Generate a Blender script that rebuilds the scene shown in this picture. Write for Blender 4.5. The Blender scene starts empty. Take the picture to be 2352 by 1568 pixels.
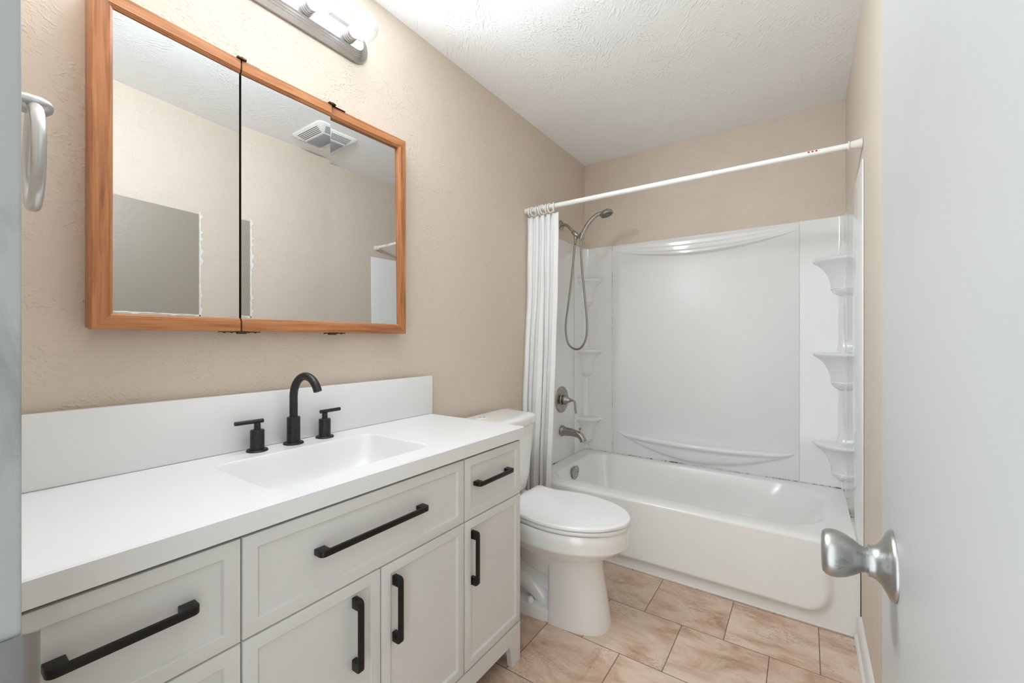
import bpy, bmesh, math, random
from mathutils import Vector, Matrix
random.seed(7)
S = bpy.context.scene
COL = S.collection
PI = math.pi

# ---------------------------------------------------------------- camera
CX, CH, PSI, FPX = 1.3461, 1.1540, 0.60189, 981.1
cam_d = bpy.data.cameras.new('camera'); cam = bpy.data.objects.new('camera', cam_d); COL.objects.link(cam)
cam_d.sensor_width = 36.0; cam_d.lens = 36.0 * FPX / 2352.0
cam_d.shift_y = (780.0 - 784.0) / 2352.0
cam_d.clip_start = 0.01
cam.location = (CX, 0.0, CH); cam.rotation_euler = (PI / 2, 0, PSI)
S.camera = cam

# ---------------------------------------------------------------- light of the hall behind the doorway, exposure
wd = bpy.data.worlds.new('world'); S.world = wd; wd.use_nodes = True
wd.node_tree.nodes['Background'].inputs[0].default_value = (0.88, 0.95, 1.0, 1)
wd.node_tree.nodes['Background'].inputs[1].default_value = 2.0
BULB_STRENGTH = 1500.0
BULB_SIDE = 4.5        # the frosted flank of the bulb glows far less than its end
S.view_settings.view_transform = 'Standard'; S.view_settings.look = 'None'
S.view_settings.gamma = 1.0; S.view_settings.use_curve_mapping = False
S.view_settings.exposure = 0.28
S.cycles.use_light_tree = False; S.cycles.max_bounces = 9; S.cycles.diffuse_bounces = 6; S.cycles.glossy_bounces = 4
S.cycles.transparent_max_bounces = 6; S.cycles.sample_clamp_indirect = 10.0
S.cycles.caustics_reflective = False; S.cycles.caustics_refractive = False

# ---------------------------------------------------------------- dimensions
W, H, YB = 1.524, 2.44, 2.908
YF = 0.050            # bathroom side of the front wall
DOOR_X = 1.42         # face of the open door
JAMB_X = 0.81

# ---------------------------------------------------------------- materials
def lin(c):
    out = []
    for v in c:
        v /= 255.0
        out.append(v / 12.92 if v <= 0.04045 else ((v + 0.055) / 1.055) ** 2.4)
    return tuple(out) + (1.0,)

class NT:
    def __init__(s, name):
        s.m = bpy.data.materials.new(name); s.m.use_nodes = True
        s.t = s.m.node_tree; s.n = s.t.nodes; s.l = s.t.links
        s.p = s.n['Principled BSDF']
    def new(s, typ, **kw):
        n = s.n.new(typ)
        for k, v in kw.items():
            if k in n.inputs: n.inputs[k].default_value = v
            else: setattr(n, k, v)
        return n
    def link(s, a, b): s.l.new(a, b)
    def coord(s, scale=(1, 1, 1), rot=(0, 0, 0)):
        tc = s.new('ShaderNodeTexCoord'); mp = s.new('ShaderNodeMapping')
        mp.inputs['Scale'].default_value = scale; mp.inputs['Rotation'].default_value = rot
        s.link(tc.outputs['Object'], mp.inputs['Vector']); return mp.outputs['Vector']
    def noise(s, vec, scale, detail=3, dist=0.0, rough=0.5):
        n = s.new('ShaderNodeTexNoise', Scale=scale, Detail=detail, Distortion=dist, Roughness=rough)
        s.link(vec, n.inputs['Vector']); return n.outputs['Fac']
    def ramp(s, fac, stops):
        r = s.new('ShaderNodeValToRGB'); e = r.color_ramp.elements
        while len(e) < len(stops): e.new(0.5)
        for i, (p, c) in enumerate(stops):
            e[i].position = p; e[i].color = c if len(c) == 4 else tuple(c) + (1,)
        s.link(fac, r.inputs['Fac']); return r.outputs['Color']
    def mix(s, fac, a, b, mode='MIX'):
        n = s.new('ShaderNodeMix'); n.data_type = 'RGBA'; n.blend_type = mode
        for sock, v in ((n.inputs[0], fac), (n.inputs[6], a), (n.inputs[7], b)):
            if hasattr(v, 'links'): s.link(v, sock)
            else: sock.default_value = v
        return n.outputs[2]
    def math(s, op, a, b=None):
        n = s.new('ShaderNodeMath'); n.operation = op
        for sock, v in ((n.inputs[0], a), (n.inputs[1], b)):
            if v is None: continue
            if hasattr(v, 'links'): s.link(v, sock)
            else: sock.default_value = v
        return n.outputs[0]
    def bump(s, height, strength=0.3, dist=0.002):
        b = s.new('ShaderNodeBump', Strength=strength, Distance=dist)
        s.link(height, b.inputs['Height']); s.link(b.outputs['Normal'], s.p.inputs['Normal'])

def simple(name, rgb, rough=0.4, metal=0.0, var=0.03, scale=8.0, coat=0.0, bump=0.0, bscale=200.0, spec=0.5):
    t = NT(name); c = lin(rgb)
    v = t.coord()
    f = t.noise(v, scale, 4)
    a = tuple(x * (1 - var) for x in c[:3]) + (1,); b = tuple(min(1, x * (1 + var)) for x in c[:3]) + (1,)
    t.link(t.ramp(f, [(0.3, a), (0.7, b)]), t.p.inputs['Base Color'])
    t.p.inputs['Roughness'].default_value = rough; t.p.inputs['Metallic'].default_value = metal
    t.p.inputs['Specular IOR Level'].default_value = spec
    if coat: t.p.inputs['Coat Weight'].default_value = coat; t.p.inputs['Coat Roughness'].default_value = 0.06
    if bump: t.bump(t.noise(v, bscale, 2), bump, 0.0006)
    return t.m

def wall_mat(name, rgb, rough, k=1.0, sc=1.0):
    t = NT(name); c = lin(rgb)
    v = t.coord()
    a = t.noise(v, 1.6, 1)
    t.link(t.ramp(a, [(0.3, tuple(x * 0.965 for x in c[:3]) + (1,)), (0.7, c)]), t.p.inputs['Base Color'])
    # brushed drywall texture: short raised strokes in two directions, patchy, over a fine stipple
    def strokes(rot, across, along, lo, hi):
        tc = t.new('ShaderNodeTexCoord'); m1 = t.new('ShaderNodeMapping'); m2 = t.new('ShaderNodeMapping')
        m1.inputs['Rotation'].default_value = rot; m2.inputs['Scale'].default_value = (across, along, across)
        t.link(tc.outputs['Object'], m1.inputs['Vector']); t.link(m1.outputs['Vector'], m2.inputs['Vector'])
        return t.ramp(t.noise(m2.outputs['Vector'], 1.0, 1, 0.35), [(lo, (0, 0, 0)), (hi, (1, 1, 1))])
    m = t.ramp(t.noise(v, 5.5 * sc, 1), [(0.46, (0, 0, 0)), (0.54, (1, 1, 1))])
    keep = t.ramp(t.noise(v, 7.0 * sc, 1, 0.5), [(0.38, (0.12, 0.12, 0.12)), (0.58, (1, 1, 1))])
    st = t.mix(m, strokes((0.75, 0.35, 0.45), 105 * sc, 20 * sc, 0.52, 0.72), strokes((-0.6, 0.5, -0.8), 105 * sc, 22 * sc, 0.52, 0.72))
    h = t.math('ADD', t.math('MULTIPLY', t.math('MULTIPLY', st, keep), 1.0), t.math('MULTIPLY', t.noise(v, 210, 1), 0.42))
    t.bump(h, 0.34 * k, 0.0024)
    t.p.inputs['Roughness'].default_value = rough
    return t.m

def tile_mat():
    t = NT('travertine_tile')
    v = t.coord()
    def joint(vec):
        b = t.new('ShaderNodeTexBrick', Scale=1.0)
        b.offset = 0.5; b.offset_frequency = 2; b.squash = 1.0
        b.inputs['Brick Width'].default_value = 0.3035; b.inputs['Row Height'].default_value = 0.2945
        b.inputs['Mortar Size'].default_value = 0.0016; b.inputs['Mortar Smooth'].default_value = 0.15
        b.inputs['Bias'].default_value = 0.0
        b.inputs['Color1'].default_value = (0, 0, 0, 1); b.inputs['Color2'].default_value = (1, 1, 1, 1)
        b.inputs['Mortar'].default_value = (0.5, 0.5, 0.5, 1)
        t.link(vec, b.inputs['Vector']); return b
    mp = t.new('ShaderNodeMapping'); mp.inputs['Location'].default_value = (TILE_DX, TILE_DY, 0)
    tc = t.new('ShaderNodeTexCoord'); t.link(tc.outputs['Object'], mp.inputs['Vector'])
    br = joint(mp.outputs['Vector'])
    # veined stone, shifted from tile to tile
    sh = t.new('ShaderNodeVectorMath'); sh.operation = 'MULTIPLY_ADD'
    t.link(br.outputs['Color'], sh.inputs[0]); sh.inputs[1].default_value = (3.1, 1.7, 2.3); t.link(v, sh.inputs[2])
    st = t.new('ShaderNodeMapping'); st.inputs['Scale'].default_value = (1.0, 1.9, 1.0); st.inputs['Rotation'].default_value = (0, 0, -0.5)
    t.link(sh.outputs[0], st.inputs['Vector'])
    sv = st.outputs['Vector']
    big = t.noise(sv, 4.6, 12, 0.6, 0.66)
    col = t.ramp(big, [(0.30, lin((160, 129, 105))), (0.43, lin((201, 171, 147))), (0.53, lin((219, 195, 174))), (0.64, lin((227, 206, 188))), (0.76, lin((238, 226, 214)))])
    fine = t.noise(sv, 15, 10, 1.0, 0.72)
    vein = t.ramp(t.math('ABSOLUTE', t.math('SUBTRACT', fine, 0.5)), [(0.0, (1, 1, 1)), (0.02, (0, 0, 0))])
    m2 = t.ramp(t.noise(sv, 5.0, 4), [(0.47, (0, 0, 0)), (0.60, (1, 1, 1))])
    col = t.mix(t.math('MULTIPLY', t.math('MULTIPLY', vein, m2), 0.8), col, lin((128, 102, 82)))
    lt = t.ramp(t.noise(sv, 13, 10, 0.6, 0.75), [(0.60, (0, 0, 0)), (0.68, (1, 1, 1))])
    col = t.mix(t.math('MULTIPLY', lt, 0.7), col, lin((238, 230, 222)))
    dk = t.ramp(t.noise(sv, 24, 10, 0.4, 0.75), [(0.62, (0, 0, 0)), (0.70, (1, 1, 1))])
    col = t.mix(t.math('MULTIPLY', dk, 0.7), col, lin((150, 122, 101)))
    tone = t.mix(0.12, (0.94, 0.94, 0.94, 1), br.outputs['Color'])
    col = t.mix(1.0, col, t.mix(0.10, (1, 1, 1, 1), br.outputs['Color']), 'MULTIPLY')
    col = t.mix(br.outputs['Fac'], col, lin((112, 82, 64)))
    t.link(col, t.p.inputs['Base Color'])
    t.p.inputs['Roughness'].default_value = 0.42
    h = t.math('SUBTRACT', t.math('MULTIPLY', fine, 0.25), br.outputs['Fac'])
    t.bump(h, 0.35, 0.0015)
    return t.m

def wood_mat(name, axis):
    t = NT(name)
    sc = {'y': (30, 1.4, 30), 'z': (30, 30, 1.4)}[axis]
    v = t.coord(sc)
    g = t.noise(v, 3.0, 6, 0.6, 0.6)
    col = t.ramp(g, [(0.3, lin((138, 82, 47))), (0.5, lin((176, 115, 71))), (0.72, lin((196, 138, 95)))])
    p = t.ramp(t.noise(t.coord(tuple(x * 5 for x in sc)), 2.5, 4, 0, 0.7), [(0.62, (0, 0, 0)), (0.74, (1, 1, 1))])
    col = t.mix(t.math('MULTIPLY', p, 0.35), col, lin((118, 62, 30)))
    t.link(col, t.p.inputs['Base Color']); t.p.inputs['Roughness'].default_value = 0.33
    t.bump(g, 0.08, 0.001)
    return t.m

def metal_mat(name, rgb, rough, axis=None, var=0.10):
    t = NT(name); c = lin(rgb)
    sc = {None: (40, 40, 40), 'x': (3, 300, 300), 'y': (300, 3, 300), 'z': (300, 300, 3)}[axis]
    f = t.noise(t.coord(sc), 1.0, 3)
    t.link(t.ramp(f, [(0.3, tuple(x * (1 - var) for x in c[:3]) + (1,)), (0.7, c)]), t.p.inputs['Base Color'])
    t.p.inputs['Metallic'].default_value = 1.0
    r = t.new('ShaderNodeMapRange'); r.inputs['To Min'].default_value = rough * 0.8; r.inputs['To Max'].default_value = rough * 1.25
    t.link(f, r.inputs['Value']); t.link(r.outputs['Result'], t.p.inputs['Roughness'])
    return t.m

def worn_metal():
    t = NT('worn_satin_chrome')
    v = t.coord()
    f = t.noise(v, 70, 5, 0.4, 0.65)
    patch = t.ramp(f, [(0.57, (0, 0, 0)), (0.60, (1, 1, 1))])
    t.link(t.mix(t.math('MULTIPLY', patch, 0.45), lin((176, 176, 174)), lin((132, 133, 131))), t.p.inputs['Base Color'])
    t.p.inputs['Metallic'].default_value = 1.0; t.p.inputs['Roughness'].default_value = 0.33
    return t.m

def stained_white(name, rgb, dark, rough, scale=14, lo=0.60, hi=0.78, amt=0.6, stretch=(1, 1, 1)):
    t = NT(name)
    f = t.noise(t.coord(stretch), scale, 6, 0.5, 0.65)
    m = t.ramp(f, [(lo, (0, 0, 0)), (hi, (1, 1, 1))])
    t.link(t.mix(t.math('MULTIPLY', m, amt), lin(rgb), lin(dark)), t.p.inputs['Base Color'])
    t.p.inputs['Roughness'].default_value = rough
    return t.m

def caulk_mat():
    t = NT('mildewed_caulk')
    f = t.noise(t.coord(), 30, 6, 0.8, 0.7)
    g = t.noise(t.coord(), 7, 2)
    m = t.math('ADD', f, t.math('MULTIPLY', t.math('SUBTRACT', g, 0.5), 0.7))
    t.link(t.ramp(m, [(0.50, lin((214, 212, 208))), (0.58, lin((165, 156, 145))), (0.68, lin((70, 60, 52)))]), t.p.inputs['Base Color'])
    t.p.inputs['Roughness'].default_value = 0.6
    return t.m

def globe_mat():
    t = NT('clear_bulb_glass')
    tr = t.new('ShaderNodeBsdfTransparent'); gl = t.new('ShaderNodeBsdfGlossy', Roughness=0.05)
    lw = t.new('ShaderNodeLayerWeight', Blend=0.35)
    mp = t.new('ShaderNodeMapRange'); mp.inputs['To Min'].default_value = 0.04; mp.inputs['To Max'].default_value = 0.55
    f = t.noise(t.coord(), 120, 3)
    t.link(lw.outputs['Facing'], mp.inputs['Value'])
    mx = t.new('ShaderNodeMixShader'); t.link(t.math('ADD', mp.outputs['Result'], t.math('MULTIPLY', f, 0.06)), mx.inputs[0])
    t.link(tr.outputs[0], mx.inputs[1]); t.link(gl.outputs[0], mx.inputs[2])
    t.link(mx.outputs[0], t.n['Material Output'].inputs['Surface'])
    return t.m

def glow_mat(name, k):
    t = NT(name)
    e = t.new('ShaderNodeEmission'); e.inputs['Color'].default_value = (0.80, 0.905, 0.985, 1)
    f = t.noise(t.coord(), 160, 3)
    r = t.new('ShaderNodeMapRange'); r.inputs['To Min'].default_value = k * 0.8; r.inputs['To Max'].default_value = k * 1.2
    t.link(f, r.inputs['Value']); t.link(r.outputs['Result'], e.inputs['Strength'])
    t.link(e.outputs[0], t.n['Material Output'].inputs['Surface'])
    return t.m

TILE_DX, TILE_DY = -0.0235, -0.0465
MAT = {}
MAT['wall'] = wall_mat('beige_wall_paint', (214, 200, 185), 0.55, 1.6, 1.45)
MAT['ceil'] = wall_mat('white_ceiling_texture', (248, 248, 247), 0.8, 1.9, 1.15)
MAT['tile'] = tile_mat()
MAT['cab'] = simple('white_cabinet_paint', (215, 215, 212), 0.38, var=0.012)
MAT['top'] = simple('white_solid_surface', (229, 229, 229), 0.28, var=0.006)
MAT['black'] = simple('matte_black_metal', (26, 25, 24), 0.38, 0.4, var=0.2, scale=60)
MAT['blackf'] = simple('speckled_black_faucet', (48, 47, 47), 0.42, 0.5, var=0.25, scale=140)
MAT['woody'] = wood_mat('oak_rail', 'y'); MAT['woodz'] = wood_mat('oak_stile', 'z')
MAT['mirror'] = metal_mat('mirror_glass', (216, 217, 217), 0.012, None, 0.004)
MAT['bronze'] = metal_mat('aged_bronze', (92, 74, 54), 0.4, None, 0.3)
MAT['nickel'] = metal_mat('brushed_nickel_bar', (190, 190, 190), 0.24, 'y', 0.03)
MAT['nick2'] = metal_mat('brushed_nickel', (176, 170, 163), 0.26)
MAT['hose'] = metal_mat('steel_hose', (168, 164, 158), 0.3)
MAT['satin'] = simple('satin_aluminium', (196, 196, 196), 0.33, 0.85, var=0.03)
MAT['porc'] = simple('white_porcelain', (240, 240, 238), 0.10, var=0.006, coat=0.5)
MAT['seat'] = simple('white_seat_plastic', (238, 238, 238), 0.25, var=0.005)
MAT['acryl'] = simple('glossy_white_acrylic', (236, 236, 235), 0.11, var=0.008, coat=0.4)
MAT['panel'] = simple('satin_white_acrylic', (236, 236, 235), 0.34, var=0.006, spec=0.4)
MAT['tub'] = simple('white_tub_enamel', (238, 238, 236), 0.24, var=0.01, coat=0.1)
MAT['caulk'] = caulk_mat()
MAT['cloth'] = simple('white_curtain_cloth', (236, 236, 236), 0.85, var=0.01, bump=0.2, bscale=500)
MAT['plast'] = simple('white_plastic', (236, 236, 233), 0.3, var=0.01)
MAT['red'] = simple('red_print', (205, 60, 45), 0.5)
MAT['cap'] = stained_white('stained_white_cap', (228, 224, 214), (150, 128, 100), 0.45, 40)
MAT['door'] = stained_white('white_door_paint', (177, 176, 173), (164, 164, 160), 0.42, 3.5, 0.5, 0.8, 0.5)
MAT['jamb'] = stained_white('scuffed_jamb_paint', (156, 158, 154), (106, 108, 104), 0.5, 10, 0.5, 0.75, 0.7, (3, 3, 0.6))
MAT['base'] = stained_white('scuffed_baseboard_paint', (226, 225, 222), (120, 104, 88), 0.5, 45, 0.66, 0.74, 0.8)
MAT['knob'] = worn_metal()
MAT['strike'] = metal_mat('strike_plate_steel', (165, 165, 165), 0.35)
MAT['patch'] = wall_mat('taupe_old_paint', (152, 142, 127), 0.42, 0.6)
MAT['spackle'] = stained_white('white_spackle', (226, 224, 218), (180, 170, 158), 0.8, 60)
MAT['dark'] = simple('dark_gap', (30, 27, 24), 0.8)
MAT['lens'] = simple('grey_fan_lens', (150, 158, 164), 0.35, bump=0.3, bscale=350)
MAT['fan'] = simple('white_fan_plastic', (236, 236, 230), 0.4)
MAT['face'] = simple('grey_spray_face', (104, 102, 99), 0.4, var=0.1, scale=60)
MAT['seam'] = simple('grey_seam', (186, 184, 180), 0.6)
MAT['patch'].node_tree.nodes['Principled BSDF'].inputs['Specular IOR Level'].default_value = 1.0
MAT['patch'].node_tree.nodes['Principled BSDF'].inputs['Coat Weight'].default_value = 1.0
MAT['patch'].node_tree.nodes['Principled BSDF'].inputs['Coat Roughness'].default_value = 0.4
MAT['globe'] = globe_mat(); MAT['glow'] = glow_mat('bulb_glow', BULB_STRENGTH); MAT['flank'] = glow_mat('bulb_flank_glow', BULB_SIDE); MAT['flank'].cycles.emission_sampling = 'NONE'

# ---------------------------------------------------------------- mesh building
class B:
    def __init__(s): s.v = []; s.f = []
    def add(s, verts, faces):
        o = len(s.v); s.v += [tuple(p) for p in verts]; s.f += [[i + o for i in q] for q in faces]; return s
    def box(s, lo, hi, bev=0.0, seg=2):
        bm = bmesh.new(); bmesh.ops.create_cube(bm, size=1.0)
        c = [(lo[i] + hi[i]) / 2 for i in range(3)]; d = [hi[i] - lo[i] for i in range(3)]
        for v in bm.verts: v.co = Vector([c[i] + v.co[i] * d[i] for i in range(3)])
        if bev > 0:
            bmesh.ops.bevel(bm, geom=list(bm.edges), offset=min(bev, 0.45 * min(d)), segments=seg, profile=0.5, affect='EDGES')
        return s.bm(bm)
    def bm(s, bm):
        bm.verts.index_update()
        s.add([v.co[:] for v in bm.verts], [[v.index for v in f.verts] for f in bm.faces]); bm.free(); return s
    def loft(s, rings, cap0=True, cap1=True, closed=True):
        n = len(rings[0]); vs = [p for r in rings for p in r]; fs = []
        for k in range(len(rings) - 1):
            for i in range(n if closed else n - 1):
                j = (i + 1) % n
                q = [k * n + i, k * n + j, (k + 1) * n + j, (k + 1) * n + i]
                # drop doubled corner points
                u = []
                for a in q:
                    if all((Vector(vs[a]) - Vector(vs[b])).length > 1e-7 for b in u): u.append(a)
                if len(u) > 2: fs.append(u)
        if cap0: fs.append(list(range(n))[::-1])
        if cap1: fs.append([(len(rings) - 1) * n + i for i in range(n)])
        return s.add(vs, fs)
    def lathe(s, org, axis, prof, n=32, cap0=True, cap1=True, a0=0.0, a1=2 * PI):
        ax = Vector(axis).normalized(); t = Vector((0, 0, 1)) if abs(ax.z) < 0.9 else Vector((1, 0, 0))
        u = ax.cross(t).normalized(); w = ax.cross(u); org = Vector(org)
        full = abs(a1 - a0 - 2 * PI) < 1e-6
        m = n if full else n + 1
        rings = []
        for (r, h) in prof:
            rings.append([org + ax * h + (u * math.cos(a0 + (a1 - a0) * i / n) + w * math.sin(a0 + (a1 - a0) * i / n)) * max(r, 1e-5) for i in range(m)])
        return s.loft(rings, cap0, cap1, full)
    def tube(s, path, rad, n=16, cap=True, flat=None):
        P = [Vector(p) for p in path]; k = len(P)
        R = rad if isinstance(rad, (list, tuple)) else [rad] * k
        rings = []; t0 = (P[1] - P[0]).normalized()
        ref = Vector((0, 0, 1)) if abs(t0.z) < 0.9 else Vector((0, 1, 0))
        u = t0.cross(ref).normalized()
        for i in range(k):
            t = (P[min(i + 1, k - 1)] - P[max(i - 1, 0)]).normalized()
            u = (u - t * u.dot(t)).normalized(); w = t.cross(u)
            fl = flat or (1, 1)
            rings.append([P[i] + (u * math.cos(2 * PI * j / n) * fl[0] + w * math.sin(2 * PI * j / n) * fl[1]) * R[i] for j in range(n)])
        return s.loft(rings, cap, cap)
    def torus(s, c, axis, R, r, n=40, m=12):
        ax = Vector(axis).normalized(); t = Vector((0, 0, 1)) if abs(ax.z) < 0.9 else Vector((1, 0, 0))
        u = ax.cross(t).normalized(); w = ax.cross(u); c = Vector(c)
        vs = []; fs = []
        for i in range(n):
            d = u * math.cos(2 * PI * i / n) + w * math.sin(2 * PI * i / n)
            for j in range(m):
                a = 2 * PI * j / m
                vs.append(c + d * (R + r * math.cos(a)) + ax * r * math.sin(a))
        for i in range(n):
            for j in range(m):
                fs.append([i * m + j, ((i + 1) % n) * m + j, ((i + 1) % n) * m + (j + 1) % m, i * m + (j + 1) % m])
        return s.add(vs, fs)
    def grid(s, nu, nv, fn):
        vs = [fn(i / nu, j / nv) for i in range(nu + 1) for j in range(nv + 1)]
        fs = [[i * (nv + 1) + j, (i + 1) * (nv + 1) + j, (i + 1) * (nv + 1) + j + 1, i * (nv + 1) + j + 1] for i in range(nu) for j in range(nv)]
        return s.add(vs, fs)

ROOT = {}
def obj(name, b, mat, parent=None, smooth=35, sub=0, solid=0.0, org=None):
    """one mesh object; vertices are given in the space of the top-level thing's world origin unless org is set"""
    base = Vector(org) if org is not None else Vector(ROOT.get(parent.name, (0, 0, 0)) if parent else (0, 0, 0))
    me = bpy.data.meshes.new(name)
    me.from_pydata([tuple(Vector(v) - base) for v in b.v], [], b.f)
    bm = bmesh.new(); bm.from_mesh(me)
    bmesh.ops.remove_doubles(bm, verts=bm.verts, dist=1e-6)
    bmesh.ops.recalc_face_normals(bm, faces=bm.faces); bm.to_mesh(me); bm.free()
    o = bpy.data.objects.new(name, me); COL.objects.link(o)
    if mat is not None: me.materials.append(MAT[mat] if isinstance(mat, str) else mat)
    if smooth:
        me.shade_smooth()
        me.set_sharp_from_angle(angle=math.radians(smooth))
    if parent:
        o.parent = parent; ROOT[o.name] = tuple(base)
    else:
        o.location = base if org is not None else (0, 0, 0); ROOT[o.name] = tuple(base) if org is not None else (0, 0, 0)
    if sub:
        m = o.modifiers.new('subd', 'SUBSURF'); m.levels = sub; m.render_levels = sub
    if solid:
        m = o.modifiers.new('thick', 'SOLIDIFY'); m.thickness = solid; m.offset = 0
    return o
def tag(o, label, cat, group=None, kind=None):
    o['label'] = label; o['category'] = cat
    if group: o['group'] = group
    if kind: o['kind'] = kind
    return o
def thing(name, label, cat, loc, group=None, rz=0.0):
    o = bpy.data.objects.new(name, None); COL.objects.link(o); o.empty_display_size = 0.05
    o.location = loc; o.rotation_euler = (0, 0, rz)
    ROOT[o.name] = tuple(loc) if rz == 0.0 else (0, 0, 0)
    return tag(o, label, cat, group)
def copy_thing(src, loc, label):
    r = src.copy(); COL.objects.link(r); r.location = loc; r['label'] = label
    for ch in list(src.children):
        c = ch.copy(); COL.objects.link(c); c.parent = r
        for g in list(ch.children):
            d = g.copy(); COL.objects.link(d); d.parent = c
    return r
def struct(name, b, mat, label, smooth=35):
    o = obj(name, b, mat, None, smooth); o['kind'] = 'structure'; o['label'] = label; return o
def rrect(x0, x1, y0, y1, r, z, k=8):
    pts = []
    for cx, cy, a in ((x1 - r, y1 - r, 0), (x0 + r, y1 - r, 90), (x0 + r, y0 + r, 180), (x1 - r, y0 + r, 270)):
        for i in range(k + 1):
            t = math.radians(a + 90 * i / k); pts.append((cx + r * math.cos(t), cy + r * math.sin(t), z))
    return pts
def crect(x0, x1, y0, y1, z, k=8):
    pts = []
    for p in ((x1, y1), (x0, y1), (x0, y0), (x1, y0)): pts += [(p[0], p[1], z)] * (k + 1)
    return pts
def sstep(a, b, x):
    t = max(0, min(1, (x - a) / (b - a))); return t * t * (3 - 2 * t)
def catmull(pts, n=10):
    P = [Vector(p) for p in pts]; P = [2 * P[0] - P[1]] + P + [2 * P[-1] - P[-2]]; out = []
    for i in range(1, len(P) - 2):
        for k in range(n):
            t = k / n; a, b, c, d = P[i - 1], P[i], P[i + 1], P[i + 2]
            out.append(0.5 * ((2 * b) + (c - a) * t + (2 * a - 5 * b + 4 * c - d) * t * t + (3 * b - a - 3 * c + d) * t ** 3))
    out.append(P[-2]); return out

# ================================================================ THE SETTING
T = 0.10
struct('floor', B().box((-T, -0.10, -0.05), (W + T, YB + T, 0)), 'tile', 'tan travertine-look floor tiles laid in a running bond', 0)
struct('ceiling', B().box((-T, -0.06, H), (W + T, YB + T, H + 0.06)), 'ceil', 'white brush-textured ceiling', 0)
struct('wall_left', B().box((-T, -0.06, 0), (0, YB + T, H)), 'wall', 'beige textured wall behind the vanity and toilet', 0)
struct('wall_back', B().box((0, YB, 0), (W, YB + T, H)), 'wall', 'beige wall above the tub surround', 0)
wr = struct('wall_right', B().box((W, -0.06, 0), (W + T, YB + T, H)), 'wall', 'beige wall opposite the vanity', 0)
fw = B().box((0, -0.06, 0), (JAMB_X - 0.018, YF, H)).box((JAMB_X - 0.018, -0.06, 2.05), (1.445, YF, H)).box((1.445, -0.06, 0), (W, YF, H))
struct('wall_front', fw, 'wall', 'beige wall with the open doorway, bearing the towel ring', 0)
# patch of old paint on the wall opposite the mirror
pb = obj('bare_patch', B().box((W - 0.0015, 0.45, 1.297), (W + 0.001, 1.232, 1.876)), 'patch', wr, 0)
pb['label'] = 'unpainted taupe rectangle'
random.seed(3)
def ragged(p0, p1, w, n, seed, ax):
    r = random.Random(seed); b = B(); vs = []; fs = []
    for i in range(n + 1):
        t = i / n; q = p0 + (p1 - p0) * t
        a = w * r.uniform(0.1, 0.5); c = w * r.uniform(0.3, 1.0) if r.random() < 0.75 else w * 2.2
        if ax == 'z': vs += [(W - 0.003, PATCH_E - a, q), (W - 0.003, PATCH_E + c, q), (W, PATCH_E - a, q), (W, PATCH_E + c, q)]
        else: vs += [(W - 0.003, q, PATCH_B + a), (W - 0.003, q, PATCH_B - c), (W, q, PATCH_B + a), (W, q, PATCH_B - c)]
    for i in range(n):
        o = 4 * i
        fs += [[o, o + 1, o + 5, o + 4], [o, o + 4, o + 6, o + 2], [o + 1, o + 3, o + 7, o + 5]]
    return b.add(vs, fs)
PATCH_E, PATCH_B = 1.236, 1.296
o = obj('spackle_edge', ragged(1.29, 1.89, 0.008, 46, 5, 'z'), 'spackle', wr, 0)
o = obj('spackle_edge', ragged(0.45, 1.24, 0.006, 46, 9, 'y'), 'spackle', wr, 0)

# open door against the right wall
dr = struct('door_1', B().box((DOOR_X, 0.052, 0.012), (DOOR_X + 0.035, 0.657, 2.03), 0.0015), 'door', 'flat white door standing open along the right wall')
KY, KZ = 0.578, 0.924
kb = B().lathe((DOOR_X, KY, KZ), (-1, 0, 0), [(0.0345, 0), (0.0345, 0.0015), (0.0325, 0.004), (0.027, 0.0065), (0.021, 0.010), (0.0165, 0.0145), (0.0155, 0.018), (0.0155, 0.0205)], 48)
ros = obj('rosette', kb, 'knob', dr, 40)
kn = B().lathe((DOOR_X, KY, KZ), (-1, 0, 0), [(0.0125, 0.0195), (0.0125, 0.023), (0.0135, 0.026), (0.0175, 0.0315), (0.0215, 0.0385), (0.0238, 0.0455), (0.0243, 0.051), (0.0232, 0.0555), (0.0205, 0.0585), (0.0165, 0.0595), (0.012, 0.0585), (0.0, 0.0575)], 48)
obj('knob', kn, 'knob', dr, 50)
ph = B()
ph.lathe((DOOR_X - 0.0088, KY + 0.004, KZ - 0.021), (-0.55, -0.5, -0.66), [(0.0028, 0), (0.0028, 0.0012)], 16)
obj('release_hole', ph, 'dark', dr, 40)
ok = B().lathe((DOOR_X + 0.035, KY, KZ), (1, 0, 0), [(0.0325, 0), (0.0325, 0.003), (0.018, 0.010), (0.0135, 0.018), (0.0135, 0.024), (0.020, 0.034), (0.025, 0.044), (0.0255, 0.052), (0.020, 0.060), (0.0, 0.062)], 32)
obj('knob', ok, 'knob', dr, 40)
for z in (0.25, 1.05, 1.80):
    obj('hinge', B().lathe((DOOR_X - 0.004, 0.052, z), (0, 0, 1), [(0.006, 0), (0.006, 0.09)], 12), 'strike', dr)

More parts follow.
